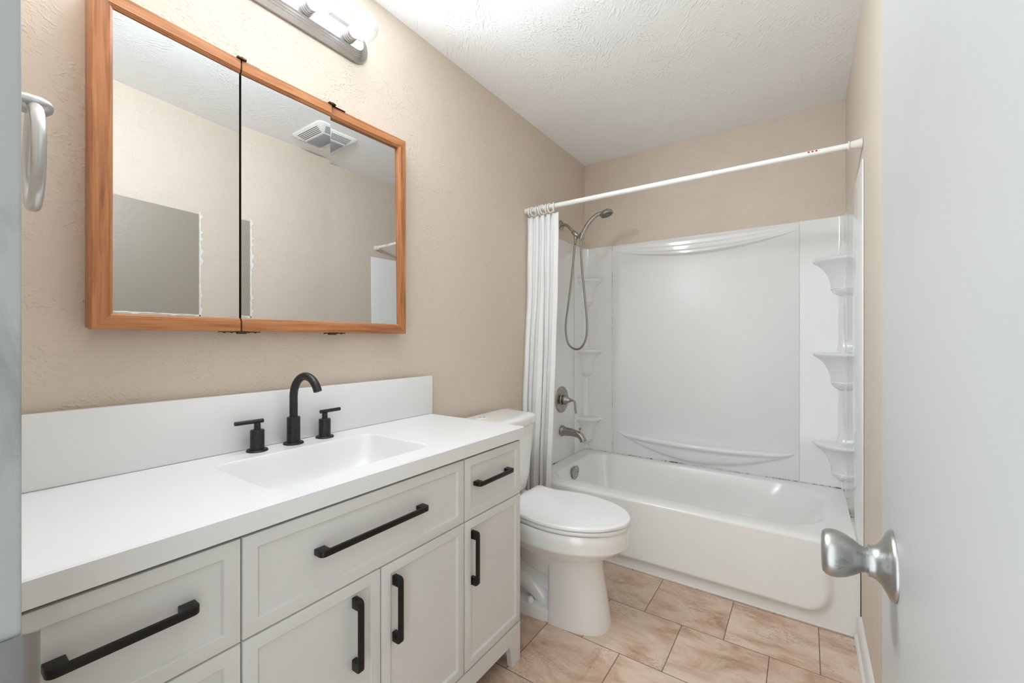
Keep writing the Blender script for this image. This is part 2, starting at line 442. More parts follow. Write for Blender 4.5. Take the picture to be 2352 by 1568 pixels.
# door frame: strike-side jamb, head, hinge-side jamb
jb = B().box((JAMB_X - 0.018, -0.075, 0), (JAMB_X, 0.062, 2.05), 0.0025)
jb.box((JAMB_X - 0.018, -0.075, 2.032), (1.445, 0.058, 2.05), 0.002)
jb.box((1.427 + 0.010, -0.075, 0), (1.445 + 0.002, 0.046, 2.035), 0.002)
jb.box((JAMB_X - 0.075, YF, 0), (JAMB_X - 0.010, 0.060, 2.10), 0.003)
jm = struct('trim_1', jb, 'jamb', 'scuffed grey-white door frame at the left edge')
sb = B()
pth = [(JAMB_X + 0.0012, 0.020), (JAMB_X + 0.0012, 0.0615), (JAMB_X - 0.0005, 0.0665), (JAMB_X - 0.004, 0.0705), (JAMB_X - 0.009, 0.073)]
rings = []
for (x, y) in pth:
    t = max(0, (y - 0.058) / 0.016); hh = 0.0285 * (1 - 0.25 * t * t)
    rings.append([(x, y, 0.882 - hh), (x + 0.0016, y + 0.0004, 0.882 - hh), (x + 0.0016, y + 0.0004, 0.882 + hh), (x, y, 0.882 + hh)])
sb.loft(rings)
st = obj('strike_plate', sb, 'strike', jm, 40); st['label'] = 'steel strike plate with bent lip'

# baseboard along the right wall
prof = [(0, 0), (0.022, 0), (0.022, 0.008), (0.019, 0.014), (0.013, 0.018), (0.013, 0.072), (0.010, 0.080), (0.006, 0.086), (0.0, 0.089)]
bb = B().loft([[(W - a, y, z) for a, z in prof] for y in (0.70, 2.116)])
struct('baseboard_right', bb, 'base', 'scuffed white baseboard below the right wall', 30)

# ================================================================ TUB
Yt, ZR = 2.123, 0.352
tub = thing('bathtub', 'white alcove bathtub with an embossed apron beside the toilet', 'bathtub', (W / 2, Yt, 0))
tb = B()
YE = YB - 0.007
def basin(x0, x1, y0, y1, rl, rr, z, k=10):
    pts = []
    for cx, cy, r, a in ((x1 - rr, y1 - rr, rr, 0), (x0 + rl, y1 - rl, rl, 90), (x0 + rl, y0 + rl, rl, 180), (x1 - rr, y0 + rr, rr, 270)):
        for i in range(k + 1):
            t = math.radians(a + 90 * i / k); pts.append((cx + r * math.cos(t), cy + r * math.sin(t), z))
    return pts
X0, X1, Y0, Y1 = 0.100, 1.425, Yt + 0.093, YE - 0.045
rings = [crect(0.003, W - 0.003, Yt + 0.018, YE, ZR - 0.0005, 10),
         basin(X0 - 0.010, X1 + 0.012, Y0 - 0.010, Y1 + 0.010, 0.10, 0.22, ZR, 10),
         basin(X0, X1, Y0, Y1, 0.10, 0.22, ZR - 0.003, 10),
         basin(X0 + 0.008, X1 - 0.012, Y0 + 0.007, Y1 - 0.007, 0.10, 0.22, ZR - 0.012, 10),
         basin(X0 + 0.030, X1 - 0.10, Y0 + 0.030, Y1 - 0.030, 0.10, 0.22, ZR - 0.13, 10),
         basin(X0 + 0.050, X1 - 0.21, Y0 + 0.055, Y1 - 0.055, 0.10, 0.20, ZR - 0.24, 10),
         basin(X0 + 0.075, X1 - 0.26, Y0 + 0.085, Y1 - 0.085, 0.09, 0.17, ZR - 0.275, 10),
         basin(X0 + 0.13, X1 - 0.33, Y0 + 0.14, Y1 - 0.14, 0.07, 0.11, ZR - 0.285, 10)]
tb.loft(rings, False, True)
def apron(u, v):
    x = 0.003 + (W - 0.006) * u
    z = -0.0 + v * 0.372
    xr, zb, rc = 1.425, 0.058, 0.085
    dx, dz = xr - x, z - zb
    if dx < rc and dz < rc: d = rc - math.hypot(rc - dx, rc - dz)
    else: d = min(dx, dz)
    m = sstep(-0.016, 0.010, d)
    p = m * (0.0045 + 0.021 * max(0, 1 - (z - zb) / 0.27))
    if z > 0.334:
        a = min(1.0, (z - 0.334) / 0.038) * PI / 2
        return (x, Yt + 0.018 * (1 - math.cos(a)) - p * math.cos(a), 0.334 + 0.0175 * math.sin(a))
    return (x, Yt - p, z)
tb.grid(120, 62, apron)
obj('tub_shell', tb, 'tub', tub, 60)
obj('overflow_plate', B().lathe((0.1245, 2.492, 0.303), (1, 0, -0.10), [(0.036, -0.012), (0.044, 0.004), (0.044, 0.0075), (0.040, 0.010), (0.0, 0.0105)], 36), 'nick2', tub, 40)
obj('screw', B().lathe((0.1345, 2.510, 0.302), (1, 0, -0.1), [(0.0035, 0), (0.003, 0.002), (0, 0.0022)], 12), 'dark', tub, 40)
obj('drain', B().lathe((0.33, 2.50, ZR - 0.2852), (0, 0, 1), [(0.032, 0), (0.032, 0.002), (0.026, 0.003), (0.024, 0.001), (0.0, 0.001)], 32), 'nick2', tub, 40)
cb = B()
cb.tube([(0.006, 2.13, ZR + 0.001), (0.006, YE, ZR + 0.001)], 0.0042, 8)
cb.tube([(0.006, YE - 0.001, ZR + 0.001), (W - 0.006, YE - 0.001, ZR + 0.001)], 0.0042, 8)
cb.tube([(W - 0.006, YE, ZR + 0.001), (W - 0.006, 2.13, ZR + 0.001)], 0.0042, 8)
obj('caulk_bead', cb, 'caulk', tub, 40)['label'] = 'grimy caulk line'
obj('floor_caulk', B().tube([(0.003, Yt - 0.001, 0.001), (W - 0.024, Yt - 0.001, 0.001)], 0.004, 8), 'base', tub, 40)

# ================================================================ SURROUND
ZS = 1.820
sur = thing('tub_surround', 'glossy white moulded wall surround around the bathtub', 'tub surround', (W / 2, YB, ZR))
XL, XR = 0.216, 1.318
YP = YB - 0.006
pan = B().box((XL, YP, ZR), (XR, YB - 0.0005, ZS - 0.002), 0.0015)
obj('back_panel', pan, 'panel', sur)
obj('side_panel', B().box((0.0005, 2.21, ZR + 0.001), (0.006, 2.7215, ZS), 0.002), 'acryl', sur)
obj('side_panel', B().box((W - 0.006, 2.025, ZR + 0.002), (W - 0.0005, 2.7215, ZS), 0.002), 'acryl', sur)
# moulded crest along the top and soap ledge low on the back panel
def ledge(x0, x1, zt, D, Hh, zsag, n=72, up=0.0, lip=0.013):
    b = B(); rings = []
    for i in range(n + 1):
        u = i / n; x = x0 + (x1 - x0) * u
        e = math.sin(PI * u) ** 0.72
        d = D * e + 0.0008; h = Hh * math.sin(PI * u) ** 0.9 + 0.012 * e + 0.003
        zz = zt - zsag * e; r = min(lip, d * 0.45)
        pr = [(0, up * e)]
        pr += [(d - r, up * e * 0.15)]
        for k in range(7):
            a = PI / 2 - PI * 0.9 * k / 6; pr.append((d - r + r * math.cos(a), -r + r * math.sin(a)))
        s0 = pr[8]; q0 = s0[0] * 0.70
        pr.append((q0 + (s0[0] - q0) * 0.3, s0[1] - 0.002 * e)); pr.append((q0, s0[1] - 0.008 * e))
        for k in range(1, 9):
            t = k / 8; z0 = s0[1] - 0.008 * e
            pr.append((q0 * math.sqrt(max(0, 1 - t * t)) if k < 8 else 0, z0 + (min(-h, z0 - 0.001) - z0) * t))
        rings.append([(x, YP + 0.001 - a, zz + c) for a, c in pr])
    return b.loft(rings, True, True, False)
obj('soap_ledge', ledge(0.262, 1.300, 0.508, 0.085, 0.112, 0.010, up=0.004), 'acryl', sur, 50)
def crest(u, v):
    x = 0.235 + (XR - 0.006 - 0.235) * u
    e = math.sin(PI * u) ** 0.8
    zl = 1.775 - 0.078 * e
    z = (ZS - 0.004) + (zl - (ZS - 0.004)) * v
    p = (0.030 * e) * sstep(0, 0.25, v) * (0.45 + 0.30 * sstep(0.40, 0.50, v) + 0.25 * sstep(0.68, 0.78, v)) * (1 - sstep(0.90, 1.0, v)) + 0.0003
    return (x, YP - p, z)
obj('top_crest', B().grid(60, 60, crest), 'acryl', sur, 60)
def corner(sx, name):
    # sx=+1 left corner at x=0, -1 right corner at x=W
    xo = 0.0 if sx > 0 else W
    ww = XL if sx > 0 else W - XR
    b = B()
    r = 0.03
    pts = [(0.0005, 2.7225 - YB), (0.005, 2.7225 - YB), (0.006, -0.006 - r)]
    for i in range(9):
        a = PI - (PI / 2) * i / 8
        pts.append((0.006 + r + r * math.cos(a), -0.006 - r + r * math.sin(a)))
    pts += [(ww - 0.001, -0.006), (ww - 0.001, -0.0005), (0.0005, -0.0005)]
    b.loft([[(xo + sx * a, YB + c, z) for a, c in pts] for z in (ZR, ZS)])
    o = obj('corner_panel', b, 'acryl', sur, 40)
    a0, a1 = (0, PI / 2)
    for zt in (1.592, 1.086, 0.600):
        sb = B()
        pr = [(0.010, 0.215), (0.013, 0.17), (0.019, 0.10), (0.028, 0.04), (0.036, 0.006), (0.040, 0.001), (0.128, 0.0), (0.138, -0.002), (0.1425, -0.008), (0.1425, -0.014), (0.138, -0.020), (0.122, -0.030), (0.104, -0.046),
              (0.088, -0.068), (0.075, -0.095), (0.066, -0.125), (0.061, -0.158), (0.064, -0.162), (0.064, -0.166), (0.058, -0.168), (0.060, -0.172), (0.058, -0.176),
              (0.050, -0.186), (0.036, -0.197), (0.018, -0.204), (0.0, -0.206)]
        rings = []
        for (rr, hh) in pr:
            rings.append([(xo + sx * (0.002 + rr * math.cos(PI / 2 * i / 16) * 1.0), YB - 0.002 - rr * math.sin(PI / 2 * i / 16), zt + hh) for i in range(17)])
        sb.loft(rings, False, False, False)
        obj('corner_shelf', sb, 'acryl', o, 45)
    return o
corner(1, 'left'); corner(-1, 'right')
# seams
obj('panel_seam', B().box((XL - 0.0012, YP - 0.0005, ZR + 0.003), (XL + 0.0006, YP + 0.004, ZS - 0.02)), 'caulk', sur, 0)
obj('panel_seam', B().box((XR - 0.0006, YP - 0.0005, ZR + 0.003), (XR + 0.0012, YP + 0.004, ZS - 0.02)), 'seam', sur, 0)
obj('panel_seam', B().box((0.004, 2.7210, ZR + 0.003), (0.0066, 2.7225, ZS - 0.01)), 'seam', sur, 0)

# ================================================================ SHOWER FITTINGS
YS = 2.535
sh = thing('handheld_shower', 'brushed nickel handheld shower with looped steel hose above the tub', 'shower head', (0.006, YS, 1.918))
obj('flange', B().lathe((0.0005, YS, 1.918), (1, 0, 0), [(0.033, 0), (0.033, 0.003), (0.028, 0.008), (0.016, 0.012), (0.012, 0.013)], 32), 'nick2', sh, 40)
arm = catmull([(0.006, YS, 1.918), (0.030, YS, 1.917), (0.055, YS, 1.902), (0.085, YS, 1.868), (0.098, YS, 1.852)], 6)
obj('shower_arm', B().tube(arm, 0.0095, 16), 'nick2', sh, 40)
dv = B().tube([(0.088, YS, 1.864), (0.092, YS, 1.859), (0.104, YS, 1.846), (0.118, YS, 1.834), (0.128, YS, 1.828)], [0.0125, 0.0155, 0.0165, 0.0155, 0.011], 20)
dv.lathe((0.111, YS, 1.838), (-0.10, 0, -1), [(0.0115, 0), (0.0115, 0.016), (0.0135, 0.018), (0.0135, 0.026), (0.0095, 0.029), (0.0095, 0.048), (0.007, 0.052)], 20)
obj('diverter', dv, 'nick2', sh, 40)
br = B().tube([(0.124, YS, 1.829), (0.138, YS, 1.823), (0.148, YS, 1.822)], [0.011, 0.012, 0.012], 16)
br.tube([(0.146, YS, 1.808), (0.160, YS, 1.842)], [0.0165, 0.0175], 20)
obj('holder', br, 'nick2', sh, 40)
hp = catmull([(0.147, YS, 1.806), (0.160, YS, 1.838), (0.185, YS, 1.880), (0.220, YS, 1.918), (0.260, YS, 1.944), (0.300, YS, 1.951)], 8)
hr = [0.0115 + 0.003 * math.sin(PI * i / (len(hp) - 1)) for i in range(len(hp))]
hd = B().tube(hp, hr, 18)
hs = obj('handset', hd, 'nick2', sh, 40)
ax = Vector((0.34, 0, -1)).normalized()
hh = B().lathe(Vector((0.322, YS, 1.940)) - ax * 0.008, ax, [(0.0, -0.020), (0.014, -0.019), (0.028, -0.013), (0.038, -0.003), (0.042, 0.007), (0.042, 0.012), (0.038, 0.015)], 36)
obj('spray_head', hh, 'nick2', hs, 45)
fc = B().lathe(Vector((0.322, YS, 1.940)) + ax * 0.0065, ax, [(0.037, 0), (0.037, 0.002), (0.030, 0.003), (0, 0.003)], 32)
for k in range(14):
    a = 2 * PI * k / 14; u = Vector((0, 1, 0)); w = ax.cross(u)
    fc.lathe(Vector((0.322, YS, 1.940)) + ax * 0.009 + (u * math.cos(a) + w * math.sin(a)) * 0.025, ax, [(0.0028, 0), (0.002, 0.004)], 8)
obj('spray_face', fc, 'face', hs, 40)
hose = catmull([(0.106, YS, 1.788), (0.100, YS, 1.74), (0.080, YS, 1.56), (0.055, YS, 1.38), (0.040, YS, 1.28), (0.038, YS, 1.20), (0.058, YS, 1.125), (0.105, YS, 1.093), (0.150, YS, 1.105), (0.182, YS, 1.16), (0.190, YS, 1.25), (0.180, YS, 1.38), (0.160, YS, 1.56), (0.148, YS, 1.70), (0.1465, YS, 1.814)], 26)
hr = [0.0066 + (0.0007 if i % 2 else -0.0004) for i in range(len(hose))]
obj('hose', B().tube(hose, hr, 12), 'hose', sh, 80)

va = thing('shower_valve', 'round brushed nickel shower valve with curved lever handle', 'valve', (0.006, YS, 0.756))
obj('escutcheon', B().lathe((0.006, YS, 0.756), (1, 0, 0), [(0.087, 0), (0.087, 0.004), (0.083, 0.008), (0.078, 0.0085), (0.074, 0.0075), (0.040, 0.009), (0.036, 0.014), (0.033, 0.014)], 48), 'nick2', va, 30)
lv = B().lathe((0.006, YS, 0.756), (1, 0, 0), [(0.020, 0.012), (0.024, 0.020), (0.033, 0.022), (0.033, 0.028), (0.024, 0.042), (0.015, 0.058), (0.010, 0.070), (0.010, 0.074)], 32)
lv.tube(catmull([(0.074, YS, 0.757), (0.088, YS, 0.756), (0.101, YS, 0.748), (0.107, YS, 0.728), (0.108, YS, 0.700), (0.111, YS, 0.678), (0.113, YS, 0.672)], 6), 0.0078, 14, True, (1.25, 0.8))
obj('lever', lv, 'nick2', va, 40)
sp = thing('tub_spout', 'brushed nickel tub spout with pull-up diverter below the valve', 'spout', (0.006, YS, 0.545))
sbp = catmull([(0.006, YS, 0.548), (0.020, YS, 0.548), (0.030, YS, 0.547), (0.070, YS, 0.546), (0.115, YS, 0.541), (0.142, YS, 0.530), (0.158, YS, 0.512), (0.164, YS, 0.496)], 6)
n = len(sbp); rr = []
for i in range(n):
    t = i / (n - 1); rr.append(0.036 if t < 0.10 else (0.036 - 0.006 * sstep(0.10, 0.2, t) - 0.0085 * sstep(0.2, 0.7, t)))
obj('spout_body', B().tube(sbp, rr, 24), 'nick2', sp, 45)
obj('diverter_knob', B().lathe((0.140, YS, 0.545), (0, 0, 1), [(0.003, 0), (0.003, 0.026), (0.010, 0.032), (0.010, 0.035), (0.0, 0.036)], 16), 'nick2', sp, 40)

# ================================================================ CURTAIN ROD AND CURTAIN
YR, ZRD = 2.10, 1.9015
RA, RB = Vector((0.0, 2.10, 1.9015)), Vector((W, 2.07, 1.893))
RD = (RB - RA).normalized(); RL = (RB - RA).length
rod = thing('curtain_rod', 'white telescoping tension rod above the tub front', 'curtain rod', tuple((RA + RB) / 2))
obj('outer_tube', B().lathe(RA + RD * 0.03, RD, [(0.0130, 0), (0.0130, 0.974)], 24), 'plast', rod, 40)
obj('inner_tube', B().lathe(RA + RD * 1.0, RD, [(0.0110, 0), (0.0110, 0.492)], 24), 'plast', rod, 40)
obj('end_cap', B().lathe(RB, -RD, [(0.0185, 0.001), (0.0185, 0.0045), (0.0145, 0.031), (0.0135, 0.0395), (0.0175, 0.040), (0.0175, 0.043), (0.012, 0.045)], 28), 'cap', rod, 35)
obj('end_cap', B().lathe(RA, RD, [(0.0165, 0.001), (0.0165, 0.0045), (0.0140, 0.031), (0.012, 0.033)], 28), 'cap', rod, 35)
for k in range(3):
    nn = Vector((0, -0.80, 0.25)).normalized()
    obj('red_dot', B().lathe(RA + RD * (1.357 + 0.0125 * k) + nn * 0.0107, nn, [(0.0038, 0), (0.0038, 0.0006)], 14), 'red', rod, 0)
# curtain bunched beside the wall
cu_b = B()
NU, NV = 240, 50
N_TOP = [0, .17, .25, .37, .44, .55, .62, .73, .80, 1.0]
N_BOT = [0, .15, .21, .28, .33, .60, .67, .74, .80, 1.0]
A_TOP = [.010, .016, .014, .018, .015, .018, .014, .018, .013]; A_TOP = [x * 0.8 for x in A_TOP]
A_BOT = [.016, .022, .018, .020, .016, .034, .024, .020, .022]; A_BOT = [x * 0.8 for x in A_BOT]
def cloth(u, v):
    z = 1.862 + (0.085 - 1.862) * v
    k = sstep(0.05, 0.65, v)
    x0 = 0.016 - 0.010 * sstep(0.12, 0.5, v); x1 = 0.219 - 0.008 * sstep(0.0, 0.4, v) - 0.022 * sstep(0.55, 1.0, v)
    nd = [a + (b - a) * k for a, b in zip(N_TOP, N_BOT)]
    i = 0
    while i < 8 and u > nd[i + 1]: i += 1
    t = (u - nd[i]) / (nd[i + 1] - nd[i]); sg = 1 if i % 2 == 0 else -1
    amp = A_TOP[i] + (A_BOT[i] - A_TOP[i]) * k
    w = math.sin(PI * t); w = w ** 0.8
    x = x0 + (x1 - x0) * u + 0.007 * sg * math.sin(2 * PI * t) * (0.5 + 0.5 * k)
    y = YR - 0.004 - sg * amp * w - 0.045 * sstep(0.2, 0.8, v) + 0.003 * math.sin(9 * v + 6 * u) * k + 0.0015 * math.sin(31 * v + 17 * u + 3 * math.sin(9 * u))
    return (max(0.006, x), y, z - 0.007 * w * (1 - sstep(0, 0.06, v)))
cu_b.grid(NU, NV, cloth)
cu = obj('shower_curtain', cu_b, 'cloth', None, 0, 0, 0.0012); cu.data.shade_smooth()
tag(cu, 'white cloth shower curtain bunched against the left wall behind the toilet tank', 'shower curtain')
ordn = ['nearest the left wall', 'second from the left wall', 'third from the left wall', 'fourth from the left wall', 'fourth from the open end', 'third from the open end', 'second from the open end', 'nearest the open end of the rod']
ring0 = None
for k in range(8):
    x = 0.030 + 0.0225 * k
    if ring0 is None:
        rb = B().torus((x, YR - 0.0197 * x, ZRD - 0.0095), (1, 0.0, 0), 0.0240, 0.0042, 36, 12)
        ring0 = obj('curtain_ring', rb, 'plast', None, 60, org=(x, YR - 0.0197 * x, ZRD - 0.0095))
        r = ring0
    else:
        r = ring0.copy(); COL.objects.link(r); r.location = (x, YR - 0.0197 * x, ZRD - 0.0095)
    r.rotation_euler = (0, 0, [0.15, -0.2, 0.3, 0.1, -0.35, 0.2, -0.15, 0.4][k])
    tag(r, 'white plastic curtain ring %s, holding the shower curtain' % ordn[k], 'curtain ring', 'curtain rings on the rod')

# ================================================================ TOILET
TR = math.radians(2.0)
toi = thing('toilet', 'white two-piece toilet with closed lid between vanity and tub', 'toilet', (0.0, 1.605, 0.0), None, TR)
def egg(xb, xt, hw, z, wide=0.5, n=48, p=2.0, back=2.6, yoff=0.0):
    """plan outline: square-ish back, elliptical front"""
    xc = xb + (xt - xb) * wide; pts = []
    for i in range(n):
        a = 2 * PI * i / n; c, s = math.cos(a), math.sin(a)
        if c >= 0: x = xc + (xt - xc) * c; y = hw * math.copysign(abs(s) ** (2 / p), s); x = xc + (xt - xc) * abs(c) ** (2 / p)
        else: x = xc - (xc - xb) * abs(c) ** (2 / back); y = hw * math.copysign(abs(s) ** (2 / back), s)
        pts.append((x, y + yoff, z))
    return pts
bw = B()
# bowl
bw.loft([egg(0.30, 0.585, 0.085, 0.200, 0.5), egg(0.29, 0.640, 0.108, 0.262, 0.5), egg(0.275, 0.700, 0.140, 0.286, 0.5), egg(0.262, 0.740, 0.166, 0.312, 0.5),
         egg(0.256, 0.765, 0.181, 0.335, 0.5), egg(0.255, 0.771, 0.185, 0.341, 0.5), egg(0.255, 0.770, 0.1845, 0.347, 0.5), egg(0.256, 0.773, 0.186, 0.375, 0.5),
         egg(0.258, 0.772, 0.1855, 0.400, 0.5), egg(0.262, 0.766, 0.181, 0.409, 0.5), egg(0.275, 0.745, 0.165, 0.411, 0.5)])
# pedestal column with a squared rear edge
bw.loft([egg(0.462, 0.702, 0.106, 0.0, 0.30, p=2.4, back=7), egg(0.462, 0.702, 0.106, 0.010, 0.30, p=2.4, back=7), egg(0.464, 0.694, 0.103, 0.06, 0.30, p=2.3, back=7), egg(0.466, 0.682, 0.100, 0.13, 0.30, p=2.3, back=7),
         egg(0.466, 0.670, 0.099, 0.20, 0.30, p=2.2, back=7), egg(0.462, 0.668, 0.101, 0.255, 0.30, p=2.1, back=6), egg(0.45, 0.685, 0.112, 0.290, 0.32, p=2.1, back=5)])
# foot flange to the rear
bw.loft([egg(0.10, 0.56, 0.108, 0.0, 0.4, p=4, back=4), egg(0.10, 0.56, 0.108, 0.040, 0.4, p=4, back=4), egg(0.105, 0.55, 0.104, 0.048, 0.4, p=4, back=4), egg(0.12, 0.53, 0.090, 0.051, 0.4, p=4, back=4)])
# rear deck under the tank
bw.loft([egg(0.06, 0.34, 0.085, 0.25, 0.5, back=4), egg(0.05, 0.34, 0.110, 0.32, 0.5, back=4), egg(0.045, 0.36, 0.165, 0.385, 0.5, back=5), egg(0.045, 0.36, 0.175, 0.409, 0.5, back=5)])
# web and the moulded trapway showing on both sides
bw.box((0.14, -0.048, 0.03), (0.52, 0.048, 0.31), 0.012)
for sd in (-1, 1):
    bw.tube([(p[0], sd * p[1], p[2]) for p in catmull([(0.372, 0.070, 0.372), (0.374, 0.072, 0.315), (0.388, 0.072, 0.268), (0.420, 0.070, 0.236), (0.458, 0.068, 0.218), (0.50, 0.066, 0.21)], 6)], 0.0215, 16)
    bw.tube([(p[0], sd * p[1], p[2]) for p in catmull([(0.30, 0.050, 0.30), (0.325, 0.052, 0.246), (0.350, 0.052, 0.222), (0.380, 0.052, 0.202), (0.413, 0.050, 0.188), (0.454, 0.048, 0.184), (0.50, 0.046, 0.182)], 6)], 0.020, 16)
    bw.tube([(p[0], sd * p[1], p[2]) for p in catmull([(0.16, 0.044, 0.20), (0.23, 0.046, 0.175), (0.30, 0.048, 0.130), (0.35, 0.048, 0.110), (0.395, 0.046, 0.088), (0.435, 0.042, 0.060), (0.46, 0.040, 0.04)], 6)], [0.036] * 30 + [0.034, 0.032, 0.030, 0.028, 0.026, 0.024, 0.022], 18)
obj('bowl', bw, 'porc', toi, 50, org=(0, 0, 0))
for yy in (-0.085, 0.085):
    obj('bolt_cap', B().lathe((0.383, yy, 0.048), (0, 0, 1), [(0.016, 0), (0.015, 0.012), (0.010, 0.02), (0, 0.022)], 20), 'seat', toi, 50, org=(0, 0, 0))
def lidring(z, g=0.0):
    pts = [(0.272 + g, 0.0), (0.272 + g, 0.12), (0.275 + g, 0.170 - g), (0.285 + g, 0.180 - g), (0.315, 0.177 - g), (0.36, 0.170 - g), (0.41, 0.175 - g), (0.47, 0.187 - g), (0.53, 0.190 - g), (0.59, 0.182 - g), (0.65, 0.162 - g), (0.70, 0.134 - g), (0.74, 0.098 - g * .8), (0.766 - g * .6, 0.060 - g * .5), (0.778 - g * .8, 0.028), (0.780 - g, 0.0)]
    up = catmull([(a, b, z) for a, b in pts], 4)
    dn = [(p[0], -p[1], p[2]) for p in up[::-1]][1:-1]
    return [tuple(p) for p in up] + dn
obj('seat', B().loft([lidring(0.413, 0.010), lidring(0.413, 0.006), lidring(0.416, 0.003), lidring(0.426, 0.003), lidring(0.429, 0.006)]), 'seat', toi, 50, org=(0, 0, 0))
obj('seat_lid', B().loft([lidring(0.432, 0.004), lidring(0.434, 0.0), lidring(0.442, 0.0), lidring(0.4455, 0.002), lidring(0.447, 0.006), lidring(0.4475, 0.02)]), 'seat', toi, 50, org=(0, 0, 0))
for yy in (-0.075, 0.075):
    obj('hinge', B().tube([(0.262, yy - 0.022, 0.425), (0.262, yy + 0.022, 0.425)], 0.012, 16), 'seat', toi, 40, org=(0, 0, 0))
def tankring(x0, x1, hwb, hwf, z, bow, r=0.030, k=6):
    pts = []
    for (cx, cy, a) in ((x1 - r, hwf - r, 0), (x0 + r * .5, hwb - r * .5, 90), (x0 + r * .5, -hwb + r * .5, 180), (x1 - r, -hwf + r, 270)):
        rr = r if a in (0, 270) else r * 0.5
        for i in range(k + 1):
            t = math.radians(a + 90 * i / k); pts.append((cx + rr * math.cos(t), cy + rr * math.sin(t), z))
    for i in range(1, 12):      # bowed front
        pts.append((x1, -(hwf - r) + 2 * (hwf - r) * i / 12, z))
    return [(x + bow * max(0, (x - x0) / (x1 - x0)) * (1 - min(1, (y / hwf) ** 2)), y, z) for x, y, z in pts]
obj('tank', B().loft([tankring(0.055, 0.195, 0.180, 0.168, 0.418, 0.02), tankring(0.045, 0.212, 0.200, 0.186, 0.432, 0.02), tankring(0.04, 0.224, 0.215, 0.198, 0.50, 0.02), tankring(0.034, 0.238, 0.240, 0.218, 0.743, 0.022)]), 'porc', toi, 40, org=(0, 0, 0))
obj('tank_lid', B().loft([tankring(0.030, 0.242, 0.246, 0.223, 0.7455, 0.022), tankring(0.028, 0.246, 0.250, 0.226, 0.749, 0.022), tankring(0.028, 0.246, 0.250, 0.226, 0.778, 0.022), tankring(0.031, 0.241, 0.246, 0.222, 0.787, 0.022), tankring(0.040, 0.228, 0.236, 0.211, 0.792, 0.022), tankring(0.06, 0.20, 0.21, 0.185, 0.794, 0.02)]), 'porc', toi, 50, org=(0, 0, 0))
FX, FY = 0.118, -0.070
fb = obj('flush_button', B().lathe((FX, FY, 0.793), (0, 0, 1), [(0.024, 0), (0.024, 0.0025), (0.022, 0.0035), (0, 0.004)], 28), 'plast', toi, 40, org=(0, 0, 0))
mk = B().box((FX - 0.012, FY - 0.012, 0.7965), (FX - 0.007, FY + 0.006, 0.7974))
obj('button_mark', mk, 'dark', fb, 0, org=(0, 0, 0))
obj('button_mark', B().box((FX + 0.004, FY + 0.004, 0.7965), (FX + 0.009, FY + 0.013, 0.7974)), 'dark', fb, 0, org=(0, 0, 0))

# ================================================================ VANITY
VX, VY0, VY1 = 0.495, 0.070, 1.292
van = thing('vanity_cabinet', 'white shaker vanity cabinet with black bar pulls', 'vanity', (VX / 2, (VY0 + VY1) / 2, 0))
cbd = B().box((VX - 0.032, VY0 + 0.001, 0.139), (VX - 0.020, VY1 - 0.001, 0.774)).box((0.434, VY0 + 0.001, 0.770), (0.444, VY1 - 0.001, 0.798))
cbd.box((0.434, VY0 + 0.001, 0.764), (VX - 0.020, VY1 - 0.001, 0.774))
cbd.box((0.03, VY0 + 0.001, 0.139), (VX - 0.020, VY1 - 0.001, 0.151)).box((0.03, VY0 + 0.001, 0.139), (0.042, VY1 - 0.001, 0.72))
for ya in (VY0 + 0.001, 0.360, 0.980, VY1 - 0.016):
    cbd.box((0.03, ya, 0.139), (VX - 0.022, ya + 0.015, 0.72 if 0.1 < ya < 1.2 else 0.774))
for ya in (VY0 + 0.001, VY1 - 0.016): cbd.box((0.03, ya, 0.76), (0.444, ya + 0.015, 0.798))
obj('carcass', cbd, 'cab', van)
bf = B()
# front base panel with tapered bracket feet (cut from one board)
def basepanel(xa, xb):
    p = [(VY0, 0), (VY0 + 0.052, 0), (VY0 + 0.064, 0.078), (VY1 - 0.064, 0.078), (VY1 - 0.052, 0), (VY1, 0), (VY1, 0.137), (VY0, 0.137)]
    b = B()
    v = [(xa, y, z) for y, z in p] + [(xb, y, z) for y, z in p]; n = len(p)
    f = [[0, 1, 2, 7], [2, 3, 6, 7], [3, 4, 5, 6]]
    f += [[i + n for i in q][::-1] for q in f[:3]] + [[i, (i + 1) % n, (i + 1) % n + n, i + n] for i in range(n)]
    return b.add(v, f)
obj('base_panel', basepanel(VX - 0.020, VX - 0.001), 'cab', van, 20)
for ya in (VY0 + 0.001, VY1 - 0.020):
    sd = B(); yb = ya + 0.019
    p = [(0.03, 0), (0.085, 0), (0.085, 0.078), (VX - 0.0205, 0.078), (VX - 0.0205, 0.1385), (0.03, 0.1385)]
    sd.add([(x, y, z) for y in (ya, yb) for x, z in p], [[0, 1, 2, 5], [2, 3, 4, 5], [11, 8, 7, 6], [11, 10, 9, 8]] + [[i, (i + 1) % 6, (i + 1) % 6 + 6, i + 6] for i in range(6)])
    obj('side_base', sd, 'cab', van, 20)
def front(y0, y1, z0, z1, fr=0.026, name='drawer'):
    b = B(); x1, x0 = VX, VX - 0.0185; e = 0.0018; d = 0.0065
    def R(a, x): return [(x, y0 + a, z0 + a), (x, y1 - a, z0 + a), (x, y1 - a, z1 - a), (x, y0 + a, z1 - a)]
    b.loft([R(0, x0), R(0, x1 - e), R(e * 0.3, x1 - e * 0.3), R(e, x1), R(fr, x1), R(fr + 0.0012, x1 - 0.0008), R(fr + 0.004, x1 - d), R(fr + 0.008, x1 - d - 0.0004), R(fr + 0.02, x1 - d - 0.0004)])
    return obj(name, b, 'cab', van, 25)
